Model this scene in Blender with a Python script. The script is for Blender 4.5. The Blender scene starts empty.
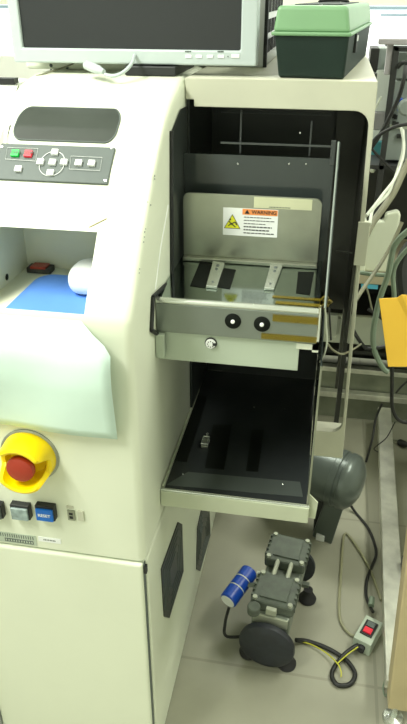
import bpy, bmesh, math, random
from math import sin, cos, pi, atan, sqrt, radians
from mathutils import Vector, Matrix
random.seed(7)
COL = bpy.context.scene.collection

# ------------------------------------------------------------------ camera
FPX = 668.0
TH = radians(28.916); YAW = radians(10.286)
CAM = Vector((0.2598, -0.8436, 1.5))
FW = Vector((-sin(YAW)*cos(TH), cos(YAW)*cos(TH), -sin(TH)))
RT = Vector((cos(YAW), sin(YAW), 0)); UP = RT.cross(FW)
cd = bpy.data.cameras.new('camera'); cam = bpy.data.objects.new('camera', cd); COL.objects.link(cam)
cam.location = CAM; cam.rotation_euler = (pi/2-TH, 0, YAW)
cd.sensor_fit = 'VERTICAL'; cd.sensor_height = 24; cd.lens = FPX/724*24; cd.clip_start = .02
bpy.context.scene.camera = cam
def _ray(x, y): return FW + RT*((x-203.5)/FPX) + UP*((362-y)/FPX)
def ax(x, y, c): d = _ray(x, y); return CAM + d*((c-CAM.x)/d.x)
def ay(x, y, c): d = _ray(x, y); return CAM + d*((c-CAM.y)/d.y)
def az(x, y, c): d = _ray(x, y); return CAM + d*((c-CAM.z)/d.z)

# ------------------------------------------------------------------ materials
def mat(name, col, rough=.5, metal=0, var=.06, scale=12, bump=0, emit=0, alpha=1, trans=0, spec=.5, coat=0):
    m = bpy.data.materials.new(name); m.use_nodes = True
    nt = m.node_tree; b = nt.nodes['Principled BSDF']
    b.inputs['Roughness'].default_value = rough; b.inputs['Metallic'].default_value = metal
    b.inputs['Specular IOR Level'].default_value = spec; b.inputs['Coat Weight'].default_value = coat
    tc = nt.nodes.new('ShaderNodeTexCoord'); n = nt.nodes.new('ShaderNodeTexNoise')
    n.inputs['Scale'].default_value = scale; n.inputs['Detail'].default_value = 4
    nt.links.new(tc.outputs['Object'], n.inputs['Vector'])
    r = nt.nodes.new('ShaderNodeValToRGB')
    r.color_ramp.elements[0].position = .3; r.color_ramp.elements[1].position = .7
    r.color_ramp.elements[0].color = (*[c*(1-var) for c in col], 1)
    r.color_ramp.elements[1].color = (*[min(1, c*(1+var)) for c in col], 1)
    nt.links.new(n.outputs['Fac'], r.inputs['Fac']); nt.links.new(r.outputs['Color'], b.inputs['Base Color'])
    if bump:
        bp = nt.nodes.new('ShaderNodeBump'); bp.inputs['Strength'].default_value = bump; bp.inputs['Distance'].default_value = .002
        nt.links.new(n.outputs['Fac'], bp.inputs['Height']); nt.links.new(bp.outputs['Normal'], b.inputs['Normal'])
    if emit:
        b.inputs['Emission Color'].default_value = (*col, 1); b.inputs['Emission Strength'].default_value = emit
    b.inputs['Alpha'].default_value = alpha; b.inputs['Transmission Weight'].default_value = trans
    return m
M = {}
def dm(k, *a, **kw): M[k] = mat(k, *a, **kw)
dm('cream', (.73,.775,.62), .42, var=.02, scale=5)
dm('cream_dark', (.50,.56,.42), .5)
dm('frame_cream', (.54,.55,.43), .45, var=.03)
dm('cavity', (.70,.72,.56), .6, var=.05)
dm('grey_panel', (.105,.128,.118), .5, spec=.3)
dm('display', (.040,.048,.040), .35, spec=.3, var=.35, scale=6)
dm('white', (.85,.88,.86), .45, var=.02)
dm('monitor', (.47,.54,.53), .4, var=.02)
dm('screen', (.018,.021,.023), .35, var=.1, scale=3)
dm('black', (.012,.014,.014), .5)
dm('black_gloss', (.035,.040,.038), .2, var=.3, scale=4)
dm('interior', (.028,.034,.030), .35, var=.25, scale=6)
dm('interior_side', (.035,.038,.028), .5, var=.2)
dm('acrylic_dark', (.040,.050,.047), .15, var=.15, scale=3)
dm('tray_black', (.032,.037,.037), .14, var=.3, scale=5)
dm('steel', (.36,.38,.31), .32, metal=.85, var=.08, scale=20)
dm('steel_mirror', (.34,.40,.37), .10, metal=1, var=.06, scale=3)
dm('steel_front', (.22,.25,.22), .30, metal=.55, var=.08, scale=6)
dm('steel_bright', (.62,.66,.60), .25, metal=.8)
dm('bracket', (.45,.52,.42), .4, metal=.1, var=.05, scale=6)
dm('lip', (.50,.54,.40), .45, metal=.0, var=.06, scale=8)
dm('rod_dark', (.05,.058,.055), .5)
dm('edge_grey', (.22,.26,.23), .4)
dm('sheen_grey', (.085,.10,.09), .2)  # reflection at the front of the lower deck, put into the colour
dm('slot', (.006,.008,.006), .7, spec=.15)
dm('kapton', (.20,.15,.01), .2, var=.2, alpha=.6)
dm('orange_label', (.85,.30,.08), .5)
dm('yellow', (.92,.68,.0), .32, var=.03)
dm('yellow_sign', (.75,.75,.02), .5)
dm('red', (.36,.032,.012), .38)
dm('red_key', (.65,.02,.04), .4, emit=.25)
dm('green_key', (.0,.55,.06), .4, emit=.25)
dm('blue_key', (.0,.13,.55), .35)
dm('clear_key', (.28,.36,.35), .2, var=.3, scale=60)
dm('blue_mat', (.11,.29,.78), .6)
dm('paper', (.66,.84,.76), .7, var=.03)
dm('tape_paper', (.62,.64,.42), .6)
dm('green_lid', (.17,.33,.165), .4, var=.03)
dm('green_box', (.007,.020,.014), .55, spec=.3, var=.1)
dm('pump_grey', (.10,.12,.095), .45, var=.2, scale=40, bump=.3)
dm('pump_body', (.20,.23,.19), .4, metal=.3, var=.2)
dm('pump_light', (.45,.48,.38), .4, metal=.3, var=.1)
dm('rubber', (.018,.018,.020), .7)
dm('disc', (.020,.024,.030), .55, var=.2, scale=60)
dm('blue_can', (.01,.07,.45), .35)
dm('motor', (.12,.145,.13), .30, metal=.35, var=.12, scale=5)
dm('rail_metal', (.62,.63,.54), .33, metal=.6, var=.25, scale=14)
dm('cart_cream', (.50,.42,.24), .5, var=.05)
dm('folder', (1.0,.60,.055), .55, var=.03)
dm('cable_white', (.62,.66,.55), .45)
dm('cable_grey', (.20,.20,.13), .5)
dm('cable_green', (.18,.24,.17), .5)
dm('cable_black', (.012,.013,.012), .5)
dm('cable_yellow', (.55,.55,.05), .5)
dm('clear_tube', (.36,.36,.22), .3, var=.1, alpha=.75)
dm('bench_grey', (.42,.45,.36), .5)
dm('bench_beige', (.45,.40,.27), .5)
dm('bench_dark', (.02,.022,.018), .6)
dm('bench_metal', (.22,.24,.18), .4, metal=.4, var=.2)
dm('rack_grey', (.26,.30,.28), .5, var=.08)
dm('rack_frame', (.03,.032,.032), .45)
dm('lavender', (.40,.38,.40), .5)
dm('teal', (.08,.33,.38), .5)
dm('sky_blue', (.10,.45,.62), .4)
dm('wall', (.78,.80,.74), .8, var=.02)
dm('ceiling', (.85,.86,.80), .9, var=.02)
dm('blind', (.95,.98,1.0), .7, var=.01, emit=1.0)
dm('window_frame', (.80,.80,.66), .6, var=.03)
dm('bluegrey', (.30,.42,.50), .5)
# floor: pale vinyl tiles with fine joints
def floor_mat():
    m = bpy.data.materials.new('vinyl_floor'); m.use_nodes = True; nt = m.node_tree; b = nt.nodes['Principled BSDF']
    tc = nt.nodes.new('ShaderNodeTexCoord'); mp = nt.nodes.new('ShaderNodeMapping'); mp.inputs['Location'].default_value = (.11,.03,0)
    nt.links.new(tc.outputs['Object'], mp.inputs['Vector'])
    br = nt.nodes.new('ShaderNodeTexBrick'); br.offset = 0; br.inputs['Scale'].default_value = 1
    br.inputs['Brick Width'].default_value = .6; br.inputs['Row Height'].default_value = .6; br.inputs['Mortar Size'].default_value = .004
    br.inputs['Color1'].default_value = (.35,.35,.265,1); br.inputs['Color2'].default_value = (.36,.36,.275,1); br.inputs['Mortar'].default_value = (.285,.285,.215,1)
    nt.links.new(mp.outputs[0], br.inputs['Vector'])
    n = nt.nodes.new('ShaderNodeTexNoise'); n.inputs['Scale'].default_value = 9; n.inputs['Detail'].default_value = 6
    nt.links.new(tc.outputs['Object'], n.inputs['Vector'])
    mx = nt.nodes.new('ShaderNodeMixRGB'); mx.blend_type = 'MULTIPLY'; mx.inputs[0].default_value = .22
    nt.links.new(br.outputs['Color'], mx.inputs[1]); nt.links.new(n.outputs['Fac'], mx.inputs[2])
    nt.links.new(mx.outputs[0], b.inputs['Base Color']); b.inputs['Roughness'].default_value = .38
    return m
M['floor'] = floor_mat()

# ------------------------------------------------------------------ mesh builder
class MB:
    def __init__(s): s.bm = bmesh.new(); s.mi = 0
    def face(s, vs):
        try: f = s.bm.faces.new(vs); f.material_index = s.mi; return f
        except ValueError: return None
    def box(s, x0, x1, y0, y1, z0, z1):
        v = [s.bm.verts.new((x, y, z)) for z in (z0, z1) for y in (y0, y1) for x in (x0, x1)]
        for q in ((0,2,3,1),(4,5,7,6),(0,1,5,4),(2,6,7,3),(0,4,6,2),(1,3,7,5)): s.face([v[i] for i in q])
        return s
    def prism(s, pts, off):
        off = Vector(off); a = [s.bm.verts.new(Vector(p)) for p in pts]; b = [s.bm.verts.new(Vector(p)+off) for p in pts]
        n = len(a); s.face(a[::-1]); s.face(b)
        for i in range(n): s.face([a[i], a[(i+1)%n], b[(i+1)%n], b[i]])
        return s
    def taper(s, bot, top):
        a = [s.bm.verts.new(Vector(p)) for p in bot]; b = [s.bm.verts.new(Vector(p)) for p in top]; n = len(a)
        s.face(a[::-1]); s.face(b)
        for i in range(n): s.face([a[i], a[(i+1)%n], b[(i+1)%n], b[i]])
        return s
    def quad(s, pts): s.face([s.bm.verts.new(Vector(p)) for p in pts]); return s
    def rings(s, rs, caps=True, closed=False):
        R = [[s.bm.verts.new(p) for p in r] for r in rs]; n = len(R[0])
        m = len(R) if closed else len(R)-1
        for i in range(m):
            A = R[i]; B = R[(i+1)%len(R)]
            for j in range(n): s.face([A[j], A[(j+1)%n], B[(j+1)%n], B[j]])
        if caps and not closed: s.face(R[0][::-1]); s.face(R[-1])
        return s
    def tube(s, pts, r, seg=8, closed=False, smooth=True):
        P = [Vector(p) for p in pts]
        if smooth and len(P) > 2:
            Q = []; n = len(P); rg = range(n if closed else n-1)
            for i in rg:
                p0 = P[(i-1)%n] if (closed or i) else P[0]; p1 = P[i]; p2 = P[(i+1)%n]
                p3 = P[(i+2)%n] if (closed or i+2 < n) else P[-1]
                for k in range(6):
                    t = k/6; Q.append(.5*((2*p1)+(p2-p0)*t+(2*p0-5*p1+4*p2-p3)*t*t+(-p0+3*p1-3*p2+p3)*t**3))
            if not closed: Q.append(P[-1])
            P = Q
        rs = []; prev = None; n = len(P)
        for i, p in enumerate(P):
            if closed: t = (P[(i+1)%n]-P[i-1]).normalized()
            else: t = (P[min(i+1, n-1)]-P[max(i-1, 0)]).normalized()
            if prev is None: a = t.orthogonal().normalized()
            else:
                a = prev - t*prev.dot(t); a.normalize()
            prev = a; b = t.cross(a)
            rs.append([p+(a*cos(2*pi*k/seg)+b*sin(2*pi*k/seg))*r for k in range(seg)])
        return s.rings(rs, closed=closed)
    def lathe(s, prof, org, axis, seg=32):
        org = Vector(org); t = Vector(axis).normalized(); a = t.orthogonal().normalized(); b = t.cross(a)
        return s.rings([[org+t*h+(a*cos(2*pi*k/seg)+b*sin(2*pi*k/seg))*max(r, 1e-5) for k in range(seg)] for r, h in prof])
    def cyl(s, p0, p1, r, seg=24, ch=0):
        p0 = Vector(p0); p1 = Vector(p1); L = (p1-p0).length
        pr = [(r, 0), (r, L)] if not ch else [(r-ch, 0), (r, ch), (r, L-ch), (r-ch, L)]
        return s.lathe(pr, p0, p1-p0, seg)
    def text(s, txt, mw, size):
        cu = bpy.data.curves.new('t', 'FONT'); cu.body = txt; cu.size = size; cu.align_x = 'CENTER'; cu.align_y = 'CENTER'; cu.offset = size*.02
        o = bpy.data.objects.new('t', cu); COL.objects.link(o); dg = bpy.context.evaluated_depsgraph_get()
        me = bpy.data.meshes.new_from_object(o.evaluated_get(dg)); me.transform(mw)
        nf = len(s.bm.faces); s.bm.from_mesh(me); s.bm.faces.ensure_lookup_table()
        for f in s.bm.faces[nf:]: f.material_index = s.mi
        bpy.data.objects.remove(o); bpy.data.meshes.remove(me); bpy.data.curves.remove(cu)
        return s
def world_of(o):
    v = Vector((0,0,0))
    while o: v += o.location; o = o.parent
    return v
def obj(name, mb, mats, parent=None, bevel=0, smooth=False, seg=2, origin=None, solid=0):
    if not isinstance(mats, (list, tuple)): mats = [mats]
    bm = mb.bm; bmesh.ops.remove_doubles(bm, verts=bm.verts, dist=1e-6)
    bmesh.ops.recalc_face_normals(bm, faces=bm.faces)
    if parent is not None: base = world_of(parent)
    else:
        lo = Vector([min(v.co[i] for v in bm.verts) for i in range(3)]); hi = Vector([max(v.co[i] for v in bm.verts) for i in range(3)])
        base = Vector(((lo.x+hi.x)/2, (lo.y+hi.y)/2, lo.z))
    for v in bm.verts: v.co -= base
    me = bpy.data.meshes.new(name); 
    for m in mats: me.materials.append(M[m])
    if smooth:
        for f in bm.faces: f.smooth = True
        for e in bm.edges:
            if len(e.link_faces) == 2 and e.calc_face_angle(0) > radians(38): e.smooth = False
    bm.to_mesh(me); bm.free()
    o = bpy.data.objects.new(name, me); COL.objects.link(o)
    if parent is not None: o.parent = parent
    else: o.location = base
    if solid: md = o.modifiers.new('thick', 'SOLIDIFY'); md.thickness = solid; md.offset = 0
    if bevel:
        md = o.modifiers.new('bevel', 'BEVEL'); md.width = bevel; md.segments = seg; md.limit_method = 'ANGLE'; md.angle_limit = radians(35)
        md.harden_normals = False
    return o
def split_obj(name, mb, mats, parent, **kw):
    """every loose piece of the mesh becomes a part of its own"""
    bm = mb.bm; bmesh.ops.remove_doubles(bm, verts=bm.verts, dist=1e-6); seen = set(); out = []
    for v0 in list(bm.verts):
        if v0 in seen: continue
        st = [v0]; comp = []; seen.add(v0)
        while st:
            v = st.pop(); comp.append(v)
            for e in v.link_edges:
                w_ = e.other_vert(v)
                if w_ not in seen: seen.add(w_); st.append(w_)
        nb_ = MB(); mp = {v: nb_.bm.verts.new(v.co) for v in comp}
        for f in {f for v in comp for f in v.link_faces}:
            g_ = nb_.bm.faces.new([mp[v] for v in f.verts]); g_.material_index = f.material_index
        out.append(obj(name, nb_, mats, parent, **kw))
    return out
def tag(o, label=None, cat=None, group=None, kind=None):
    if label: o['label'] = label
    if cat: o['category'] = cat
    if group: o['group'] = group
    if kind: o['kind'] = kind
    return o
def thing(name, label, cat, loc, group=None):
    o = bpy.data.objects.new(name, None); o.empty_display_size = .05; COL.objects.link(o); o.location = loc
    return tag(o, label, cat, group)
def struct(name, mb, m, parent=None, **kw):
    o = obj(name, mb, m, parent, **kw)
    if parent is None: o['kind'] = 'structure'
    return o
def rrect(x0, x1, z0, z1, r, n=6, corners=(1,1,1,1)):
    """rounded rectangle outline (x,z) from bottom-left anticlockwise"""
    out = []
    for (cx, cz, a0, k) in ((x0+r, z0+r, pi, 0), (x1-r, z0+r, 1.5*pi, 1), (x1-r, z1-r, 0, 2), (x0+r, z1-r, .5*pi, 3)):
        if corners[k]:
            for i in range(n+1): a = a0+i/n*pi/2; out.append((cx+r*cos(a), cz+r*sin(a)))
        else: out.append(((x0, x1, x1, x0)[k], (z0, z0, z1, z1)[k]))
    return out

# ------------------------------------------------------------------ room
struct('floor', MB().box(-2.6, 2.6, -2.6, 3.2, -.05, 0), 'floor')
struct('ceiling', MB().box(-2.6, 2.6, -2.6, 3.2, 2.75, 2.8), 'ceiling')
struct('wall_back', MB().box(-2.6, 2.6, 3.0, 3.1, 0, 1.19).box(-2.6, 2.6, 3.0, 3.1, 2.3, 2.75).box(-2.6, -2.3, 3.0, 3.1, 1.19, 2.3).box(2.3, 2.6, 3.0, 3.1, 1.19, 2.3), 'wall')
struct('wall_left', MB().box(-2.65, -2.6, -2.6, 3.2, 0, 2.75), 'wall')
struct('wall_right', MB().box(2.6, 2.65, -2.6, 3.2, 0, 2.75), 'wall')
struct('wall_front', MB().box(-2.6, 2.6, -2.65, -2.6, 0, 2.75), 'wall')
w = struct('window_1', MB().box(-2.3, 2.3, 3.04, 3.06, 1.19, 2.3), 'blind')
obj('window_frame', MB().box(-2.3, 2.3, 3.0, 3.03, 1.445, 1.49).box(-2.3,-2.25,3.0,3.03,1.19,2.3).box(2.25,2.3,3.0,3.03,1.19,2.3).box(-.6,-.56,3.0,3.03,1.19,2.3), 'window_frame', w)
obj('window_rail', MB().box(-2.3, 2.3, 2.992, 3.03, 1.428, 1.442).box(.46, 1.4, 2.992, 3.03, 1.40, 1.408), 'bluegrey', w)

# ------------------------------------------------------------------ main machine body
XL = -.292
mach = thing('processing_machine', 'large cream machine body with sloping control front, grey keypad and red stop button', 'machine', (-.146, .45, 0))
PROF = [(0,.606),(0,.8),(0,1.0),(0,1.05),(.001,1.074),(.005,1.086),(.019,1.104),(.048,1.136),(.069,1.16),(.09,1.184),(.133,1.225),(.163,1.255),(.2,1.286),(.23,1.31),(.26,1.328),(.3,1.346),(.346,1.359),(.385,1.366),(.42,1.37),(.90,1.37)]
def front(z):
    for (y0, z0), (y1, z1) in zip(PROF[:-1], PROF[1:]):
        if z0 <= z <= z1: t = (z-z0)/(z1-z0) if z1 > z0 else 0; y = y0+(y1-y0)*t; n = Vector((0, -(z1-z0), (y1-y0))).normalized(); return y, n
    return PROF[-1][0], Vector((0,0,1))
def onfront(x, z, off=0):
    y, n = front(z); return Vector((x, y, z)) + n*off
def pf(px, py):
    """where a sight line meets the sloping front profile: (x, z)"""
    d = _ray(px, py)
    for (y0, z0), (y1, z1) in zip(PROF[:-1], PROF[1:]):
        a = (y1-y0); b = (z1-z0); n_ = Vector((0, -b, a)); den = d.dot(n_)
        if abs(den) < 1e-9: continue
        t = (Vector((0, y0, z0))-CAM).dot(n_)/den; p = CAM+d*t
        u = ((p.y-y0)*a+(p.z-z0)*b)/(a*a+b*b)
        if -1e-4 <= u <= 1.0001: return p.x, p.z
    return None
# skin with rounded side edges and a rectangular opening
RR = .014
OX0, OX1, OZ0, OZ1 = -.256, -.0725, 1.086, 1.184
def skin():
    mb = MB(); n = len(PROF); nr = []
    for i in range(n):
        a = PROF[max(i-1, 0)]; b = PROF[min(i+1, n-1)]; d = Vector((0, b[0]-a[0], b[1]-a[1])).normalized(); nr.append(Vector((0, -d.z, d.y)))
    xs = []
    for k in range(6): a = k/5*pi/2; xs.append((XL+RR*(1-sin(pi/2-a)) if 0 else XL+RR*(1-cos(a)), RR*(1-sin(a))))
    xs += [(OX0, 0), (OX1, 0)]
    for k in range(6): a = pi/2-k/5*pi/2; xs.append((-RR*(1-cos(a)), RR*(1-sin(a))))
    def xl(z):
        if z < 1.2: return 0
        if z < 1.286: return .028*(z-1.2)/.086
        return .028*max(0, (1.362-z)/.076)
    V = [[mb.bm.verts.new(Vector((x+(xl(PROF[i][1]) if j < 6 else 0), PROF[i][0], PROF[i][1]))-nr[i]*dp) for j, (x, dp) in enumerate(xs)] for i in range(n)]
    for i in range(n-1):
        for j in range(len(xs)-1):
            if abs(xs[j][0]-OX0) < 1e-6 and PROF[i][1] >= OZ0-1e-6 and PROF[i+1][1] <= OZ1+1e-6: continue
            mb.face([V[i][j], V[i][j+1], V[i+1][j+1], V[i+1][j]])
    for j in (0, len(xs)-1):      # side walls
        x = xs[j][0]; c = [mb.bm.verts.new((x, .90, .606))]
        mb.face([V[i][j] for i in range(n)]+c)
    b0 = mb.bm.verts.new((XL, .9, .606)); b1 = mb.bm.verts.new((0, .9, .606))
    mb.face([b0, b1]+[v for v in V[-1][::-1]]); mb.face([V[0][j] for j in range(len(xs))]+[b1, b0])
    return mb
obj('housing', skin(), 'cream', mach, smooth=True)
# recess lining (five inward faces)
cv = MB(); x0, x1, yb, zf, zt = OX0, OX1, .222, 1.068, 1.196
sl = [(y, z) for y, z in PROF if OZ0-1e-6 <= z <= OZ1+1e-6]
for x in (x0, x1): cv.quad([(x, .012, zf)]+[(x, y, z) for y, z in sl]+[(x, yb, zt), (x, yb, zf)]) 
cv.quad([(x0, yb, zf), (x1, yb, zf), (x1, yb, zt), (x0, yb, zt)])
cv.quad([(x0, .012, zf), (x1, .012, zf), (x1, yb, zf), (x0, yb, zf)])
cv.quad([(x0, sl[-1][0], sl[-1][1]), (x1, sl[-1][0], sl[-1][1]), (x1, yb, zt), (x0, yb, zt)])
cv.quad([(x0, sl[0][0], sl[0][1]), (x1, sl[0][0], sl[0][1]), (x1, .012, zf), (x0, .012, zf)])
obj('recess', cv, 'cavity', mach)
# lower cabinet, door, seam
obj('lower_cabinet', MB().box(-.36, 0, .012, .9, 0, .597), 'cream', mach, bevel=.006)
obj('lower_door', MB().box(-.36, -.0045, -.004, .010, .02, .600), 'cream', mach, bevel=.006, seg=3)
obj('door_seam', MB().box(XL+.003, -.004, .004, .011, .600, .607), 'cream_dark', mach)
obj('door_gap', MB().box(-.0044, -.0030, .001, .011, .03, .597), 'grey_panel', mach)
obj('hinge_pin', MB().box(-.004, .0015, .001, .009, .575, .592), 'black', mach)
# side vents
for P in ([(177.5,522),(181.5,524),(183,571),(168.7,618),(163.6,616.5),(160.7,569)], [(201,509),(209,509),(210,535),(199.6,571),(196,569),(197,528)]):
    q = [ax(x, y, .0005) for x, y in P]; v = MB().prism(q, (.002, 0, 0)); v.mi = 1
    c = sum(q, Vector())/len(q)
    for f in (.86, .7, .54, .38):
        pts = [c+(p-c)*f+Vector((.0022,0,0)) for p in q]; v.tube(pts, .0012, 5, closed=True, smooth=False)
    obj('vent_grille', v, ['interior', 'grey_panel'], mach)
# rounded dark display window conforming to the curved top
_a = [pf(*p) for p in ((13.5,132),(121,118),(60,108.3),(60,141.5))]
wx0, wx1, wz0, wz1 = _a[0][0], _a[1][0], _a[3][1], _a[2][1]
dw = MB(); pts = rrect(wx0, wx1, wz0, wz1, .0165, 8)
N = 16; rows = []
zs = [wz0+1e-4+(wz1-wz0-2e-4)*i/N for i in range(N+1)]
def xspan(z):
    xs = []
    for (a, b), (c, d) in zip(pts, pts[1:]+pts[:1]):
        if (b-z)*(d-z) <= 0 and b != d: xs.append(a+(c-a)*(z-b)/(d-b))
    return min(xs), max(xs)
pr = None
for z in zs:
    a, b = xspan(z); cur = [dw.bm.verts.new(onfront(a+(b-a)*k/8, z, .0012)) for k in range(9)]
    if pr:
        for k in range(8): dw.face([pr[k], pr[k+1], cur[k+1], cur[k]])
    pr = cur
d = obj('display_window', dw, 'display', mach, smooth=True)
obj('window_rim', MB().tube([onfront(x, z, .0012) for x, z in pts], .0013, 6, closed=True, smooth=False), 'grey_panel', d)
# keypad panel
def fmat(x, z, off=.003, rot=0):
    y, n = front(z); X = Vector((1,0,0)); Z = n; Y = Z.cross(X)
    m = Matrix((X, Y, Z)).transposed().to_4x4(); m.translation = onfront(x, z, off); return m
kz0 = pf(80,184.0)[1]; kz1 = pf(80,147.6)[1]; kx0 = pf(1.5,147)[0]; kx1 = (pf(115,149)[0]+pf(109,183)[0])/2
def kbox(mb, x0, x1, z0, z1, o0, o1): 
    mb.taper([onfront(x0, z0, o0), onfront(x1, z0, o0), onfront(x1, z1, o0), onfront(x0, z1, o0)], [onfront(x0, z0, o1), onfront(x1, z0, o1), onfront(x1, z1, o1), onfront(x0, z1, o1)])
kp = MB(); kbox(kp, kx0, kx1, kz0, kz1, -.006, .004)
keyp = obj('control_panel', kp, 'grey_panel', mach, bevel=.0012)
def K(px, py):      # keypad pixel -> (x, z) on the slope
    return pf(px, py)
lines = MB()
def loop(P): 
    q = [onfront(*K(x, y), .0048) for x, y in P]; lines.tube(q, .0004, 4, closed=True, smooth=False)
loop([(8.5,149.5),(39,150.5),(36.5,163),(6.5,161)]); loop([(72,158),(103,159.5),(100.5,172.5),(70,171)])
cx, cz = K(53, 165.5)
lines.tube([onfront(cx+.0205*cos(a*pi/12), cz+.0150*sin(a*pi/12), .0048) for a in range(24)], .0005, 4, closed=True)
obj('printed_outline', lines, 'white', keyp)
def key(px, py, m, w=.0044, glyph=None):
    x, z = K(px, py); b = MB(); kbox(b, x-w, x+w, z-w*.62, z+w*.62, .003, .0075)
    b.mi = 1
    if glyph: b.text(glyph, fmat(x, z, .0079), w*1.1)
    obj('key_button', b, [m, 'grey_panel'], keyp, bevel=0)
key(16.5,155.5,'green_key',.0062,'START'); key(29.5,156,'red_key',.0062,'STOP'); key(19.5,171,'white',.0052,'S')
for px, py, g in ((56,154.5,'^'),(41.5,164,'<'),(53.5,164.5,'||'),(65,164.5,'>'),(51.5,174.5,'v'),(79.5,165,'-'),(92.5,165.5,'+')): key(px, py, 'white', .0052, g)
sc = MB()
for px, py in ((3,148.5),(112,150),(106,182)): x, z = K(px, py); sc.lathe([(.0026,0),(.0022,.0012)], onfront(x, z, .0035), front(z)[1], 10)
split_obj('screw', sc, 'steel_bright', keyp)
# emergency stop
es = Vector((-.190, 0, .819)); AXS = Vector((0,-1,0))
estop = obj('emergency_stop', MB().lathe([(.0515,0),(.0515,.002),(.049,.0035)], es, AXS, 40), 'steel', mach, smooth=True)
sh = MB(); seg = 72; outer = []; inner = []
def hgt(a):       # shroud height round the collar: tall hoods above and below, scalloped flanks
    c = abs(sin(a)); t = min(1, max(0, (c-.28)/.42)); t = t*t*(3-2*t)
    return .018+.030*t
rb = []; rt = []; ri = []; rib = []
for k in range(seg):
    a = 2*pi*k/seg; h = hgt(a+.12); cc, ss = cos(a), sin(a)
    rb.append(es+Vector((.0475*cc, 0, .0475*ss))); rt.append(es+Vector((.0450*cc, -h, .0450*ss)))
    ri.append(es+Vector((.0365*cc, -h-.001, .0365*ss))); rib.append(es+Vector((.032*cc, -.005, .032*ss)))
sh.rings([rb, [ (a*.3+b*.7) for a, b in zip(rb, rt)], rt, [(a+b)/2+Vector((0,-.002,0)) for a, b in zip(rt, ri)], ri, rib, [es+Vector((.001*cos(2*pi*k/seg), -.006, .001*sin(2*pi*k/seg))) for k in range(seg)]])
obj('shroud', sh, 'yellow', estop, smooth=True)
obj('mushroom_button', MB().lathe([(.013,.004),(.013,.026),(.020,.030),(.0235,.034),(.024,.040),(.0225,.0445),(.018,.0465),(.0,.0475)], es+Vector((-.0,0,.0)), AXS, 40), 'red', estop, smooth=True)
# square push buttons
def pbtn(px, py, m, w, txt=None, lab=None):
    p = ay(px, py, -.016); x, z = p.x, p.z
    o = obj('push_button', MB().box(x-w, x+w, -.012, .001, z-w*.86, z+w*.95), 'black', mach, bevel=.001)
    f = MB().box(x-w+.0018, x+w-.0018, -.016, -.011, z-w*.80, z+w*.66)
    o2 = obj('button_cap', f, m, o, bevel=.0012)
    if txt:
        t = MB().text(txt, Matrix.Translation((x, -.0164, z-.001)) @ Matrix.Rotation(pi/2, 4, 'X'), .0088); obj('lettering', t, 'white', o)
    if lab: o['label'] = lab
pbtn(-8, 513, 'grey_panel', .0175); pbtn(19, 514.5, 'clear_key', .0175, None, 'clear grey square push button'); pbtn(44, 515.5, 'blue_key', .0175, 'RESET', 'blue square button lettered RESET')
sk = MB(); 
for (px, py, w_, h_, mi) in ((71.5,515,.0065,.011,1),(81,515.5,.0055,.011,0)):
    p = ay(px, py, -.001); sk.mi = mi; sk.box(p.x-w_, p.x+w_, -.003, .001, p.z-h_, p.z+h_)
    if mi: sk.mi = 2; sk.box(p.x-w_*.5, p.x+w_*.5, -.0036, -.0005, p.z-h_*.6, p.z-h_*.1); sk.box(p.x-w_*.5, p.x+w_*.5, -.0036, -.0005, p.z+h_*.15, p.z+h_*.6)
sk.mi = 0; p = ay(70, 507, 0); sk.box(p.x-.006, p.x+.006, -.0012, .001, p.z-.003, p.z+.003)
obj('port_socket', sk, ['frame_cream', 'steel', 'black'], mach)
st = MB(); p = ay(15, 538, 0); st.box(p.x-.055, p.x+.042, -.001, .001, p.z-.012, p.z+.012); st.mi = 1
for k in range(20): st.box(p.x-.05+k*.0045, p.x-.0485+k*.0045, -.0014, 0, p.z+.002, p.z+.010)
st.box(p.x-.02, p.x+.036, -.0014, 0, p.z-.009, p.z-.001)
st.mi = 0
for k in range(11): st.box(p.x-.018+k*.005, p.x-.0155+k*.005, -.0018, 0, p.z-.007, p.z-.003)
obj('scale_sticker', st, ['bracket', 'grey_panel'], mach)
st = MB(); p = ay(50, 540, 0); st.box(p.x-.022, p.x+.021, -.001, .001, p.z-.0055, p.z+.0055); st.mi = 1
for k in range(8): st.box(p.x-.012+k*.003, p.x-.0102+k*.003, -.0013, 0, p.z-.0015, p.z+.0015)
obj('name_sticker', st, ['white', 'grey_panel'], mach)
# dark gasket where the stage enters the side
g = [ax(171.5,131,.003), ax(171.5,200,.003), ax(172,279,.003), ax(153,297,.003), ax(151.5,330,.003), ax(160,336,.003)]
gk = MB()
for a, b in zip(g[:-1], g[1:]): gk.tube([a, b], .0038, 6, smooth=False)
obj('edge_gasket', gk, 'black', mach)
ch = MB()       # chipped paint marks on the front right corner
for (px, py, r) in ((154,176,.0022),(154,179,.0018),(147,202,.0013),(150,205,.0016),(145,229,.0013),(144,232,.0018),(143.5,237,.0012),(143,242,.0014),(139,269,.0012),(138.5,273,.0012)):
    p = ax(px+.6, py, .0); ch.lathe([(r,0),(r*.5,.0008)], p, (1,-.0,.0), 6)
obj('paint_chip', ch, 'grey_panel', mach)['kind'] = 'stuff'
obj('rear_cover', MB().box(-.335,-.125,.49,.85,1.3702,1.45), 'cream', mach, bevel=.006)
pt = MB()
for px, py, r_ in ((51,65.5,.0035),(67,67.5,.0035),(51,70,.002)): p = ay(px, py, .4895); pt.lathe([(r_,0),(r_*.7,.002)], p, (0,-1,0), 8)
split_obj('port_hole', pt, 'grey_panel', mach)

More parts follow.
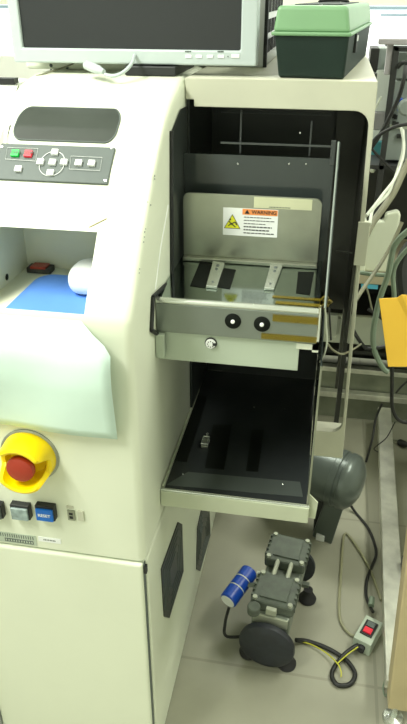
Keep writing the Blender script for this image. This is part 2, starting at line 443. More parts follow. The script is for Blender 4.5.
obj('side_crease', MB().tube([ax(168,205,.0), ax(160,250,.0), ax(155,290,.0)], .0013, 6, smooth=False), 'white', mach)  # highlight along the side fold, painted in as a white strip
obj('paint_scratch', MB().tube([onfront(*pf(89,227.5), .0008), onfront(*pf(98,223), .0012), onfront(*pf(107,218.5), .0008)], .0009, 5), 'cart_cream', mach)
obj('fixing_hole', MB().lathe([(.006,0),(.004,.0006)], ax(7,277,OX0+.0004), (1,0,0), 10), 'slot', mach)
# things in the recess
cp = lambda px, py, z=1.07: az(px, py, z)
mt = [(-.214,.026),(-.086,.026),(-.084,.185)]+[(-.185+.03*cos(a), .155+.03*sin(a)*1.05) for a in [pi/2+i*pi/16 for i in range(9)]]
tag(obj('desk_mat', MB().prism([(x, y, 1.0682) for x, y in mt], (0,0,.0022)), 'blue_mat'), 'blue flat mat with one rounded corner lying in the machine recess', 'mat')
dome = MB(); rs = []
for i in range(13):
    a = i/12*pi; rs.append([Vector((-.1075+.0315*sin(a)**.45*(abs(cos(t))**.75*(1 if cos(t) > 0 else -1)), .135+.043*sin(a)**.45*(abs(sin(t))**.75*(1 if sin(t) > 0 else -1)), 1.0703+.0225*(1-cos(a)))) for t in [2*pi*k/28 for k in range(28)]])
dome.rings(rs)
dm_ = tag(obj('computer_mouse', dome, 'white', smooth=True), 'rounded white plastic mouse standing on the blue mat', 'mouse')
t = thing('small_box', 'small dark box with red top at the back left of the machine recess', 'box', (-.222,.200,1.068))
rx, ry = -.222, .200
obj('case', MB().box(rx-.022, rx+.022, ry-.012, ry+.012, 1.0683, 1.079), 'interior_side', t, bevel=.002)
obj('red_top', MB().box(rx-.014, rx+.014, ry-.013, ry+.010, 1.077, 1.0815), 'red', t, bevel=.001)
# paper draped over the lip under the recess
pp = MB(); nx, nz = 14, 14; G = []
for i in range(nz+1):
    t_ = i/nz; z = 1.078-(1.078-.882)*t_; row = []
    for j in range(nx+1):
        u = j/nx; xr = -.026-.004*t_
        if t_ < .18: xr -= .05*(.18-t_)/.18
        x = XL+.001+(xr-XL-.001)*u
        yo = -.004-.022*sin(min(1, t_/.35)*pi/2)+.012*max(0, t_-.5)*2-.003*sin(u*7+t_*3)
        if t_ == 0: yo = -.0015
        zz = z-.006*(u-.6)*t_
        row.append(pp.bm.verts.new((x, yo, zz)))
    G.append(row)
for i in range(nz):
    for j in range(nx): pp.face([G[i][j], G[i][j+1], G[i+1][j+1], G[i+1][j]])
tag(obj('paper_sheet', pp, 'paper', smooth=True, solid=.0006), 'pale blue-green paper sheet hanging over the machine front above the yellow stop collar', 'paper')

# ------------------------------------------------------------------ left neighbour machine
nb = thing('side_cabinet', 'white machine with black top trim standing left of the cream machine', 'machine', (-.6,.2,0))
_p = ax(17,83,-.302); _q = ax(2.5,142,-.302); _sl = (_q.z-_p.z)/(_q.y-_p.y)
nprof = [(-.02,.61),(-.02,_p.z+(-.02-_p.y)*_sl),(_p.y,_p.z),(.44,_p.z),(.44,.61)]
obj('base', MB().box(-1.0, -.365, -.02, .44, 0, .61), 'white', nb)
obj('housing', MB().prism([(-1.0, y, z) for y, z in nprof], (.698,0,0)), 'white', nb, bevel=.003)
obj('top_trim', MB().box(-1.0, -.304, _p.y-.006, _p.y+.012, _p.z-.002, _p.z+.008), 'black', nb)
obj('edge_trim', MB().prism([(-.3025,_p.y,_p.z),(-.3025,_q.y-.1,_p.z+(_q.y-.1-_p.y)*_sl),(-.3025,_q.y-.1,_p.z+(_q.y-.1-_p.y)*_sl-.01),(-.3025,_p.y,_p.z-.008)], (.003,0,0)), 'steel', nb)

# ------------------------------------------------------------------ enclosure
EX = .332; EY = .40; ET = 1.37
enc = thing('tool_enclosure', 'open-fronted beige enclosure with rounded frame and dark interior beside the cream machine', 'enclosure', (.17,.7,.575))
# front frame with rounded opening: thin plate
def plate_with_hole(outer, inner, y0, y1):
    mb = MB(); 
    import itertools
    n = len(inner)
    vi = [mb.bm.verts.new((x, y0, z)) for x, z in inner]; vo = [mb.bm.verts.new((x, y0, z)) for x, z in outer]
    es_ = [mb.bm.edges.new((vi[i], vi[(i+1)%n])) for i in range(n)]+[mb.bm.edges.new((vo[i], vo[(i+1)%len(vo)])) for i in range(len(vo))]
    bmesh.ops.triangle_fill(mb.bm, use_beauty=True, edges=es_)
    r = bmesh.ops.extrude_face_region(mb.bm, geom=mb.bm.faces[:])
    bmesh.ops.translate(mb.bm, verts=[v for v in r['geom'] if isinstance(v, bmesh.types.BMVert)], vec=(0, y1-y0, 0))
    return mb
LEAN = .019
outer = [(.0015,.585),(EX+LEAN,.585),(EX,ET),(.0015,ET)]
q_ = rrect(.0015, .3245, .654, 1.322, .026, 6, (0,1,1,0))      # bottom-left, right arcs, top-left
q_ = [(x+((1.322-z)/.66*LEAN*.95 if x > .2 else 0), z) for x, z in q_]
U = [(.0015,ET),(EX,ET),(EX+LEAN,.585),(.0015,.585)] + q_[:-1] + [(.017,1.322),(.017,1.334),(.0015,1.334)]
obj('front_frame', MB().prism([(x, EY, z) for x, z in U], (0,.012,0)), 'frame_cream', enc, bevel=.0012)
obj('top_panel', MB().box(.0015, EX, EY+.006, 1.0, ET-.012, ET+.0005), 'frame_cream', enc, bevel=.003)
obj('side_panel', MB().box(EX-.006, EX, EY+.012, .70, .87, ET-.012).box(EX-.002, EX+.006, .68, .70, .60, .87), 'interior_side', enc)
obj('outer_side', MB().box(EX, EX+.0015, EY+.012, .70, .87, ET-.012), 'frame_cream', enc)
obj('left_panel', MB().box(.0015, .006, EY+.012, .70, .66, ET-.012), 'interior', enc)
obj('back_panel', MB().box(.006, EX+.012, .66, .67, .835, ET-.012), 'interior', enc)
obj('lower_panel', MB().box(.002, .277, .60, .606, .668, .90), 'black_gloss', enc)
obj('inner_panel', MB().box(.272, .326, .60, .604, .86, 1.358), 'interior_side', enc)
obj('bottom_bar', MB().box(.002, EX+.012, EY+.010, EY+.04, .585, .654), 'frame_cream', enc, bevel=.002)
obj('rear_post', MB().box(.334, .345, .60, .62, .50, .86), 'bench_dark', enc)
obj('dark_side', MB().prism([ax(172,131,.0022), ax(180.5,109,.0022), (.0022,.402,1.322), (.0022,.402,1.0), (.0022,.258,1.0)], (.001,0,0)), 'interior', enc)
obj('grommet', MB().cyl((.33,.62,1.19), (.33,.655,1.19), .006, 12), 'black', enc)
sp = MB(); 
_h = ay(358.5,222,EY-.004); _g = ay(363,266,EY-.004); obj('hinge_strip', MB().box(_h.x, _g.x+.004, EY-.004, EY, _g.z, _h.z), 'frame_cream', enc, bevel=.001)
rod = MB().tube([(.02,.52,1.315),(.10,.52,1.315)], .002, 6, smooth=False).tube([(.05,.50,1.30),(.26,.50,1.30)], .002, 6, smooth=False)
rod.box(.098,.101,.42,.424,1.24,1.315).box(.225,.228,.42,.424,1.24,1.30)
split_obj('support_rod', rod, 'rod_dark', enc)

# dark acrylic guard behind the stage plate, with clear edge
gd = thing('acrylic_guard', 'dark smoked acrylic guard panel standing behind the steel warning plate', 'guard panel', (.13,.36,1.06))
ga = ay(337,160,.36); gt = ga.z
obj('panel', MB().box(.004, .272, .367, .371, 1.0601, gt), 'acrylic_dark', gd)
obj('upper_rail', MB().box(.07, .272, .372, .376, gt+.018, gt+.021).box(.264,.272,.366,.376,gt-.01,gt+.03), 'rod_dark', gd)
dots = MB()
for px, py in ((300,133),(306,164),(289,164),(238,164)): p = ay(px, py, .3665); dots.lathe([(.0016,0),(.001,.0008)], p, (0,-1,0), 8)
split_obj('screw', dots, 'steel_bright', gd)
gs = MB(); pts = [(.276,.145,1.062),(.276,.30,1.245),(.276,.36,gt+.03),(.276,.36,1.062)]
gs.prism(pts, (.003,0,0)); obj('side_pane', gs, 'acrylic_dark', gd)
obj('pane_edge', MB().tube([pts[0], pts[1], pts[2]], .0015, 6, smooth=False), 'edge_grey', gd)

# ------------------------------------------------------------------ upper stage
up = thing('upper_tray', 'polished steel upper tray with two front holes, white dial and upright warning plate', 'tray', (.133,.25,.944))
TX1 = .267
obj('top_plate', MB().box(.002, TX1, .145, .366, 1.050, 1.060), 'steel_mirror', up)
obj('front_edge', MB().tube([(.0015,.1445,1.055),(TX1,.1445,1.055)], .006, 12, smooth=False), 'steel_bright', up, smooth=True)
fr = MB().box(.0015, TX1, .138, .143, 1.000, 1.052); obj('front_plate', fr, 'steel_front', up, bevel=.001)
obj('side_plate', MB().box(TX1-.004, TX1, .143, .36, 1.000, 1.05), 'steel', up)
obj('under_plate', MB().box(.0015, .241, .1445, .149, .944, 1.004), 'bracket', up, bevel=.001)
obj('left_bracket', MB().box(.0012, .016, .128, .137, .955, .999), 'bracket', up, bevel=.001)
obj('corner_bracket', MB().box(.236, .272, .140, .150, .988, .9985).box(.262,.272,.14,.30,.984,.9985), 'cable_white', up)
def disc(name, px, py, y, r, mats, rin, notch=False):
    p = ay(px, py, y); mb = MB().lathe([(r,0),(r,.0012),(r*.92,.002)], p, (0,-1,0), 28)
    mb.mi = 1; mb.lathe([(rin,.0018),(rin,.004),(rin*.7,.0048)], p, (0,-1,0), 20)
    if notch:
        mb.mi = 0
        for a in range(0, 8): mb.box(p.x+rin*.6*cos(a*pi/4)-.0008, p.x+rin*.6*cos(a*pi/4)+.0008, p.y-.0055, p.y-.004, p.z+rin*.6*sin(a*pi/4)-.0008, p.z+rin*.6*sin(a*pi/4)+.0008)
        mb.box(p.x+rin*.4, p.x+r*.95, p.y-.0053, p.y-.004, p.z-.0025, p.z+.0025)
    return obj(name, mb, mats, up, smooth=True)
disc('locating_hole', 233, 321, .138, .0135, ['slot', 'white'], .0034)
disc('locating_hole', 262, 324, .138, .0135, ['slot', 'white'], .0034)
disc('dial', 211, 343, .144, .0105, ['black', 'white'], .0088, True)['label'] = 'white round dial with black rim'
for P in ([(200,262),(214,264),(205,288),(190,286)], [(222,268),(236,270),(230,289),(216,287)], [(298,272),(314,272),(310,295),(296,293)]):
    q = [az(x, y, 1.0602) for x, y in P]; obj('slot', MB().prism(q, (0,0,.0006)), 'slot', up)
for P in ([(213,263),(225,265),(217,289),(206,288)], [(271,265),(283,267),(274,291),(264,290)]):
    q = [az(x, y, 1.0602) for x, y in P]; l = obj('latch', MB().prism(q, (0,0,.005)), 'steel_bright', up, bevel=.001)
    s_ = MB(); c = (q[0]+q[1])/2; d_ = (q[2]+q[3])/2
    for f, r in ((.18,.0035),(.33,.003),(.85,.002)): s_.lathe([(r,0),(r*.8,.0015)], c+(d_-c)*f+Vector((0,0,.005)), (0,0,1), 12)
    split_obj('screw', s_, 'grey_panel', l)
tp = MB()
for (a, b, c_, d_) in ((.195,TX1,1.036,1.048),(.178,TX1,1.003,1.013)): tp.box(a, TX1+.001, .1364, .1376, c_, d_)
for y0, y1, a in ((.152,.162,.197),(.176,.184,.19)): tp.box(a, TX1+.002, y0, y1, 1.0603, 1.0612)
tp.box(TX1+.0005, TX1+.0012, .14, .185, 1.003, 1.061)
obj('amber_tape', tp, 'kapton', up)
tie = MB()
for k in range(5): a = Vector((TX1+.002+.006*(k%2), .16+.006*k, 1.056+.004*(k%3))); tie.tube([a, a+Vector((.006,-.008,.010)), a+Vector((.012,.004,.002)), a+Vector((.004,.010,-.006))], .0013, 5)
split_obj('tape_end', tie, 'kapton', up)
# upright steel plate
PY = .33
bp = MB().prism([(x, PY, z) for x, z in rrect(.009, .258, 1.0685, 1.186, .012, 6, (0,0,1,1))], (0,.004,0))
bk = obj('back_plate', bp, 'steel', up, bevel=.0008)
obj('plate_flange', MB().box(.009, .258, PY-.012, PY+.002, 1.0605, 1.0685), 'steel', bk, bevel=.002)
wl = MB(); wy = PY-.0008
wl.box(.083, .182, wy, PY, 1.112, 1.1625); wl.mi = 1; wl.box(.118, .181, wy-.0003, wy, 1.1515, 1.162)
wl.mi = 2; wl.text('WARNING', Matrix.Translation((.157, wy-.0006, 1.1567)) @ Matrix.Rotation(pi/2, 4, 'X'), .0092)
wl.prism([(.122,wy-.0006,1.1535),(.131,wy-.0006,1.1535),(.1265,wy-.0006,1.1608)], (0,.0002,0))
for k, (a, b, h) in enumerate(((.121,.170,.0012),(.121,.176,.0012),(.121,.160,.0012),(.121,.172,.0020),(.121,.168,.0020),(.121,.176,.0016))):
    z = 1.147-k*.0058; xx = a
    while xx < b: 
        wd = random.uniform(.003,.008); wl.box(xx, min(b, xx+wd), wy-.0005, wy, z-h/2, z+h/2); xx += wd+.0012
wl.mi = 3; wl.prism([(.085,wy-.0004,1.125),(.115,wy-.0004,1.125),(.100,wy-.0004,1.151)], (0,.0003,0))
wl.mi = 2
T = [Vector((.0855,wy-.0005,1.1253)), Vector((.1145,wy-.0005,1.1253)), Vector((.100,wy-.0005,1.1505))]
for a, b in zip(T, T[1:]+T[:1]): wl.tube([a, b], .0005, 4, smooth=False)
wl.tube([(.094,wy-.0006,1.138),(.099,wy-.0006,1.134),(.105,wy-.0006,1.137),(.108,wy-.0006,1.132)], .0011, 5)
wl.tube([(.093,wy-.0006,1.129),(.098,wy-.0006,1.133),(.106,wy-.0006,1.128)], .0009, 5); wl.lathe([(.0018,0),(.0012,.0003)], (.096,wy-.0006,1.1415), (0,-1,0), 10)
obj('warning_label', wl, ['white', 'orange_label', 'black', 'yellow_sign'], bk)
pl = MB().box(.138, .2405, wy, PY, 1.165, 1.184); pl.mi = 1
for k in range(14): pl.box(.166+k*.0027, .1675+k*.0027, wy-.0003, wy, 1.1665, 1.1685)
obj('paper_tape', pl, ['tape_paper', 'grey_panel'], bk)

# ------------------------------------------------------------------ lower tray
lo = thing('lower_tray', 'black glossy lower tray with beige front lip and glass side pane', 'tray', (.14,.3,.635))
obj('deck', MB().box(.003, .277, .130, .5998, .655, .668), 'tray_black', lo)
obj('front_lip', MB().box(.0012, .282, .120, .132, .634, .670), 'lip', lo, bevel=.0015)
obj('lip_edge', MB().tube([(.0015,.124,.6715),(.282,.124,.6715)], .0022, 8, smooth=False), 'steel_bright', lo)
obj('side_rail', MB().box(.0012, .0065, .132, .50, .655, .674), 'lip', lo, bevel=.001)
gp = MB().box(.278, .2805, .130, .60, .672, .96); obj('side_pane', gp, 'acrylic_dark', lo)
obj('pane_edge', MB().box(.2775, .281, .1285, .1305, .640, .965), 'steel', lo)
obj('corner_plate', MB().prism([ay(309,494,.135), ay(318,503,.135), ay(315,519,.135), ay(306,517,.135)], (0,.003,0)), 'lip', lo)
for P in ([(196,395),(207,397),(187,462),(172,460)], [(213,425),(232,425),(224,470),(205,468)], [(252,430),(264,430),(258,472),(246,471)]):
    obj('slot', MB().prism([az(x, y, .6682) for x, y in P], (0,0,.0006)), 'slot', lo)
lt = obj('latch', MB().box(.052,.066,.272,.300,.6685,.674), 'steel', lo, bevel=.001)
obj('latch_loop', MB().tube([(.053,.274,.678),(.065,.274,.678),(.065,.300,.678),(.053,.300,.678)], .0018, 6, closed=True, smooth=False).cyl((.059,.306,.67),(.059,.306,.682),.003,10), 'steel_bright', lt)
sd = MB()
for px, py in ((254,407),(284,409),(183,474),(283,484)): sd.lathe([(.0018,0),(.001,.0006)], az(px, py, .6685), (0,0,1), 8)
split_obj('screw', sd, 'steel_bright', lo)
obj('deck_sheen', MB().prism([az(x, y, .6681) for x, y in ((188,472),(300,482),(303,497),(166,485))], (0,0,.0005)), 'sheen_grey', lo)  # paler reflective zone of the deck, painted as a thin grey patch

# ------------------------------------------------------------------ on top: monitor, computer, toolbox
mon = thing('computer_monitor', 'pale grey flat monitor with dark screen standing on the cream machine', 'monitor', (-.10,.44,1.37))
MY = .42
bz = plate_with_hole([(-.325,1.388),(.124,1.388),(.124,1.68),(-.325,1.68)], [(-.305,1.4125),(.0955,1.4125),(.0955,1.66),(-.305,1.66)], MY, MY+.03)
obj('bezel', bz, 'monitor', mon, bevel=.003)
obj('screen_panel', MB().box(-.307, .098, MY+.006, MY+.020, 1.41, 1.662), 'screen', mon)
obj('rear_shell', MB().box(-.318, .117, MY+.028, MY+.055, 1.394, 1.674), 'grey_panel', mon, bevel=.01)
bt = MB()
for px in (188.5,199,210,221): p = ay(px, 56.5, MY); bt.box(p.x-.0055, p.x+.0055, MY-.0012, MY+.001, p.z-.0025, p.z+.0025)
p = ay(235.5, 56, MY); bt.box(p.x-.007, p.x+.007, MY-.0012, MY+.001, p.z-.003, p.z+.003)
bt2 = MB()
for px in (188.5, 221): p = ay(px, 51.5, MY); [bt2.box(p.x-.006+k*.0028, p.x-.004+k*.0028, MY-.0008, MY+.001, p.z-.001, p.z+.001) for k in range(4)]
p = ay(228, 56.5, MY); bt2.cyl((p.x, MY-.001, p.z), (p.x, MY+.001, p.z), .001, 8)
split_obj('button', bt, 'white', mon, bevel=.0005); obj('printed_mark', bt2, 'grey_panel', mon)
obj('stand_base', MB().box(-.112, -.018, .412, .585, 1.3705, 1.386), 'black', mon, bevel=.002)
obj('stand_neck', MB().box(-.085, -.045, .48, .50, 1.384, 1.52), 'black', mon)
cb = MB().tube([ay(80,66,.40), ay(89,69,.392), ay(105,77,.385)], .0085, 12, smooth=False)
plug = thing('monitor_cable', 'thick white cable with moulded plug hanging under the monitor', 'cable', ay(105,78,.37))
obj('plug', MB().lathe([(.005,0),(.0075,.004),(.0082,.02),(.0075,.036),(.0055,.042),(.0045,.05)], ay(85,64.5,.385), ay(107,73,.355)-ay(85,64.5,.385), 16), 'monitor', plug, smooth=True)
obj('cord', MB().tube([ay(105,74.5,.358), ay(113,76,.355), ay(122,73,.36), ay(130,66,.375), ay(134,58,.40), ay(136,48,.49)],   .0030, 8), 'monitor', plug, smooth=True)
tag(obj('thin_cable', MB().tube([ay(36,76,.40), ay(50,72,.42), ay(62,68,.45), ay(74,63,.47), ay(80,56,.485)], .0015, 6), 'cable_grey'), 'thin grey cable behind the lower left of the monitor', 'cable')
pc = thing('computer_case', 'white case with rows of black vent slots standing behind the monitor', 'computer', (.02,.78,1.37))
obj('case', MB().box(-.12, .122, .60, 1.0, 1.3707, 1.76), 'white', pc, bevel=.003)
vs = MB()
for r in range(10):
    for c in range(5): y = .625+c*.073; z = 1.395+r*.036; vs.prism([(.1222,y,z),(.1222,y+.055,z),(.1222,y+.055,z+.024),(.1222,y,z+.024)], (.001,0,0))
obj('vent_slots', vs, 'slot', pc)
obj('corner_post', MB().box(.118,.1245,.595,.608,1.371,1.76), 'black', pc)

tb = thing('toolbox', 'green plastic toolbox with pale green lid standing on the beige enclosure', 'toolbox', (.225,.52,1.3706))
def bxt(b, t): return MB().taper(b, t)
y0, y1 = .410, .90
obj('body', bxt([(.168,y0+.003,1.3712),(.281,y0+.003,1.3712),(.281,y1-.006,1.3712),(.168,y1-.006,1.3712)], [(.158,y0-.002,1.442),(.284,y0-.002,1.442),(.284,y1,1.442),(.158,y1,1.442)]), 'green_box', tb, bevel=.004, seg=3)
obj('rim', MB().box(.1535,.2875,y0-.006,y1+.004,1.437,1.443), 'green_lid', tb, bevel=.002)
obj('lid', bxt([(.156,y0-.004,1.442),(.285,y0-.004,1.442),(.285,y1+.002,1.442),(.156,y1+.002,1.442)], [(.161,y0+.003,1.482),(.277,y0+.003,1.482),(.277,y1-.006,1.482),(.161,y1-.006,1.482)]), 'green_lid', tb, bevel=.006, seg=3)
obj('lid_recess', MB().box(.180,.222,y0+.06,y1-.10,1.4815,1.4835).box(.228,.262,y0+.06,y1-.10,1.4815,1.4835), 'green_box', tb, bevel=.001)
obj('handle', MB().tube([(.19,.70,1.483),(.20,.70,1.487),(.24,.70,1.487),(.25,.70,1.483)], .003, 8), 'black', tb)
cl = MB().box(.2825,.2875,.52,.545,1.405,1.436); obj('latch', cl, 'black', tb, bevel=.001)
obj('latch_tab', MB().box(.2865,.2885,.523,.542,1.424,1.433), 'white', tb)
tb.rotation_euler = (0,0,radians(-6)); tb.location.x += .006

# ------------------------------------------------------------------ vacuum pump (built square, then turned)
pu = thing('vacuum_pump', 'small grey twin-head vacuum pump with dark round fan cover on the floor', 'pump', (.235,.42,0))
PX, PYc = .235, .42
def B(x0, x1, y0, y1, z0, z1): return MB().box(PX+x0, PX+x1, PYc+y0, PYc+y1, z0, z1)
obj('fan_cover', MB().lathe([(.054,0),(.069,.004),(.071,.012),(.069,.020),(.058,.026),(.02,.028),(.0,.0285)], (PX, PYc-.128, .080), (0,-1,0), 40), 'disc', pu, smooth=True)
obj('rear_fan_cover', MB().lathe([(.050,0),(.066,.004),(.066,.014),(.05,.022),(0,.023)], (PX+.006, PYc+.125, .092), (0,1,0), 40), 'disc', pu, smooth=True)
obj('housing', MB().cyl((PX, PYc-.13, .082), (PX, PYc+.13, .092), .047, 32, .004), 'pump_body', pu, smooth=True)
obj('crankcase', B(-.048,.048,-.118,.128,.100,.160), 'pump_body', pu, bevel=.006)
obj('front_band', B(-.044,.044,-.121,-.114,.128,.158), 'pump_light', pu, bevel=.002)
for yc in (-.060, .086):
    h = obj('pump_head', B(-.054,.054,yc-.050,yc+.050,.160,.192), 'pump_grey', pu, bevel=.006)
    f = MB()
    for k in range(5):
        for sx in (-.056,.050): f.box(PX+sx, PX+sx+.006, PYc+yc-.036+k*.017, PYc+yc-.031+k*.017, .165, .195)
    f.box(PX-.034, PX+.034, PYc+yc-.036, PYc+yc+.036, .190, .1965)
    obj('cooling_fin', f, 'pump_grey', h)
    s_ = MB()
    for sx in (-.044,.044):
        for sy in (-.042,.042): s_.cyl((PX+sx, PYc+yc+sy, .188), (PX+sx, PYc+yc+sy, .197), .006, 10)
    split_obj('head_bolt', s_, 'pump_light', h, smooth=True)
for sx in (-.018,.018): obj('link_pipe', MB().cyl((PX+sx, PYc-.018, .186), (PX+sx, PYc+.042, .186), .006, 12), 'pump_light', pu, smooth=True)
obj('outlet_port', B(-.012,.014,-.122,-.110,.164,.184), 'pump_light', pu, bevel=.002)
obj('inlet_knob', MB().cyl((PX-.040, PYc-.128, .168), (PX-.040, PYc-.128, .192), .016, 14, .002), 'pump_grey', pu, smooth=True)
obj('side_fitting', MB().tube([(PX-.048,PYc-.01,.175),(PX-.062,PYc-.01,.175)], .008, 10, smooth=False), 'pump_light', pu)
for sx, sy in ((-.050,-.115),(.050,-.118),(-.05,.12),(.062,.105)):
    o = obj('foot', MB().lathe([(.024,0),(.025,.006),(.018,.018),(.013,.030),(.013,.040)], (PX+sx, PYc+sy, .0005), (0,0,1), 24), 'rubber', pu, smooth=True)
obj('base_bar', B(-.052,.054,-.118,-.104,.038,.050), 'pump_body', pu); obj('base_bar', B(-.052,.062,.108,.122,.038,.050), 'pump_body', pu)
b0 = Vector((PX-.122, PYc-.072, .118)); b1 = Vector((PX-.090, PYc+.030, .135))
bd = (b1-b0).normalized()
can = obj('blue_capacitor', MB().cyl(b0, b1, .0235, 28, .003), 'blue_can', pu, smooth=True)
obj('white_end', MB().cyl(b0-bd*.001, b0+bd*.001, .0195, 24), 'white', can)
obj('stripe', MB().cyl(b0+bd*.040, b0+bd*.043, .0239, 28).cyl(b0+bd*.071, b0+bd*.074, .0239, 28), 'cable_white', can, smooth=True)
obj('capacitor_bracket', MB().tube([b0+bd*.055, (PX-.05, PYc-.01, .14)], .006, 8, smooth=False), 'pump_body', pu)
obj('hose', MB().tube([b0+Vector((.004,0,-.022)), b0+Vector((-.0,-.02,-.06)), b0+Vector((.010,-.035,-.09)), (PX-.045, PYc-.09, .04)], .004, 8), 'cable_black', pu, smooth=True)
pu.rotation_euler = (0,0,radians(-8))

# ------------------------------------------------------------------ grey blower/motor behind the lower tray
mo = thing('blower_motor', 'grey domed cylindrical motor standing on the floor behind the lower tray', 'motor', (.33,.78,0))
ma = Vector((.12,.87,.250)); mb_ = Vector((.392,.765,.240)); d_ = (mb_-ma).normalized(); L = (mb_-ma).length
obj('housing', MB().lathe([(.076,0),(.084,.008),(.084,L-.03),(.086,L-.028),(.086,L-.012),(.082,L-.010),(.082,L),(.086,L+.002),(.086,L+.012),(.081,L+.026),(.066,L+.040),(.044,L+.050),(.020,L+.054),(0,L+.055)], ma, d_, 48), 'motor', mo, smooth=True)
obj('stand_leg', MB().prism([(.310,.80,.17),(.345,.788,.17),(.345,.775,0.0),(.318,.788,0.0)], (0,.03,0)), 'interior', mo, bevel=.002)
obj('stand_foot', MB().taper([(.315,.770,.0),(.375,.745,.0),(.385,.79,.0),(.32,.81,.0)], [(.345,.765,.165),(.40,.745,.165),(.40,.78,.165),(.345,.79,.165)]), 'motor', mo, bevel=.003)
obj('stand_leg', MB().box(.13,.17,.84,.88,0,.17), 'motor', mo)
tag(obj('wall_plug', MB().prism([(.326,.755,.0),(.352,.750,.0),(.352,.750,.022),(.326,.755,.022)], (.004,.028,0)), 'white', bevel=.002), 'small white plug on the floor beneath the grey motor', 'plug')

# ------------------------------------------------------------------ floor things: tube, switch, cables
fz = lambda px, py, z=.005: az(px, py, z)
tag(obj('plastic_tube', MB().tube([fz(381,600), fz(372,574), fz(361,553), fz(349,536), fz(345,534), fz(343,542), fz(341,572), fz(339,604), fz(341,622), fz(350,634), fz(358,636)], .0042, 8), 'clear_tube', smooth=True), 'translucent plastic tube bent into a triangle on the floor', 'tube')
sw = thing('switch_box', 'small grey switch box with red and dark rocker lying on the floor', 'switch', az(368,640,0))
sx, sy = .472, .405
R_ = Matrix.Rotation(radians(-24), 3, 'Z')
def RB(x0, x1, y0_, y1_, z0, z1):
    m = MB()
    def q(x, y, z): v = R_ @ Vector((x, y, 0)); return (sx+v.x, sy+v.y, z)
    m.taper([q(x0,y0_,z0), q(x1,y0_,z0), q(x1,y1_,z0), q(x0,y1_,z0)], [q(x0,y0_,z1), q(x1,y0_,z1), q(x1,y1_,z1), q(x0,y1_,z1)]); return m
obj('box', RB(-.024,.024,-.043,.043,0,.042), 'bracket', sw, bevel=.002)
obj('rocker_plate', RB(-.016,.016,-.022,.028,.041,.046), 'black', sw, bevel=.001)
obj('red_rocker', RB(-.010,.011,-.016,.001,.045,.050), 'red_key', sw); obj('dark_rocker', RB(-.010,.011,.005,.022,.045,.050), 'grey_panel', sw)
obj('cable_gland', MB().cyl((sx-.020,sy-.052,.022),(sx-.014,sy-.036,.022),.009,12), 'rubber', sw)
tag(obj('power_cord', MB().tube([fz(296,640,.02), fz(306,641,.006), fz(322,646,.006), fz(336,653,.006), fz(348,662,.007), fz(355,674,.007), fz(350,684,.007), fz(338,685,.007), fz(332,677,.007), fz(334,668,.007), fz(343,656,.019), fz(353,648,.022), fz(359,645,.022)], .0058, 10), 'cable_black', smooth=True), 'thick black cord looping on the floor between pump and switch box', 'cord')
tag(obj('ground_wire', MB().tube([fz(297,641,.008), fz(310,644,.008), fz(325,652,.012), fz(337,663,.018), fz(341,671,.012), fz(341,677,.010)], .0017, 6).tube([fz(337,664,.018), fz(348,654,.026), fz(358,647,.028)], .0017, 6), 'cable_yellow'), 'thin yellow wire running along the looped black cord', 'wire')
tag(obj('motor_cord', MB().tube([fz(349,503,.03), fz(356,513,.005), fz(368,528,.005), fz(375,545,.005), fz(376,556,.005), fz(372,566,.005), fz(367,580,.005), fz(366,595,.005), fz(370,606,.02), fz(373,612,.030)], .0045, 8), 'cable_black', smooth=True), 'black cord curving from the grey motor to the switch box', 'cord')
tag(obj('small_connector', MB().cyl(fz(371,606,.03), fz(372,598,.03), .008, 10), 'cable_green'), 'small green-grey connector above the switch box', 'connector')

# ------------------------------------------------------------------ cart at right
ct = thing('steel_cart', 'metal cart with brushed low rail, cream corner post and round foot', 'cart', (.54,.21,0))
rl = MB().prism([(.497,.215,.075),(.5455,.215,.075),(.5455,.215,.105),(.497,.215,.105)], (0,0,0)) if 0 else MB()
rl.taper([(.499,.219,.070),(.552,.219,.070),(.552,.219,.100),(.499,.219,.100)], [(.535,1.42,.070),(.583,1.42,.070),(.583,1.42,.100),(.535,1.42,.100)])
obj('low_rail', rl, 'rail_metal', ct, bevel=.003)
c_ = [ay(388,700,.2), ay(407,700,.2)]
po = MB().taper([(.508,.185,.045),(.560,.185,.045),(.560,.235,.045),(.508,.235,.045)], [(.478,.185,.62),(.530,.185,.62),(.530,.235,.62),(.478,.235,.62)])
obj('corner_post', po, 'cart_cream', ct, bevel=.003)
obj('levelling_foot', MB().lathe([(.024,0),(.025,.006),(.022,.014),(.008,.018),(.008,.05)], (.525,.192,.0), (0,0,1), 24), 'steel_bright', ct, smooth=True)
obj('cart_shelf', MB().box(.72, 1.0, .22, 1.20, .085, .10).box(.5525, .72, .22, .25, .07, .10), 'rail_metal', ct); obj('cart_top', MB().box(.487, 1.0, .19, 1.60, .62, .64) if 0 else MB().box(.72, 1.0, .235, 1.20, .50, .52), 'rail_metal', ct)
for x, y in ((.98,.25),(.98,1.18),(.74,1.18)): obj('leg', MB().box(x-.02, x+.02, y-.02, y+.02, 0, .52 if x > .5 else .1), 'cart_cream', ct)
obj('hanging_rail', MB().box(.492,1.0,.626,.646,.885,.905), 'rail_metal', ct); obj('upright', MB().box(.98,1.0,.626,.646,.5,.885), 'rail_metal', ct)
obj('wire_hook', MB().tube([az(386,673,.07), az(385,680,.03), az(383,688,.01), az(385,696,.005), az(388,692,.04)], .0018, 6), 'cable_green', ct)
obj('black_clamp', MB().box(.560,.585,.56,.60,.09,.13), 'black', ct)
# orange folder
fo = [ay(379,299,.62), ay(397,298,.62), ay(402,295,.62), ay(428,297,.62), ay(432,367,.55), ay(388,367,.55)]
tag(obj('orange_folder', MB().prism(fo, (0,.004,0)), 'folder', bevel=.001), 'bright orange card folder hanging at the right in front of the bench', 'folder')

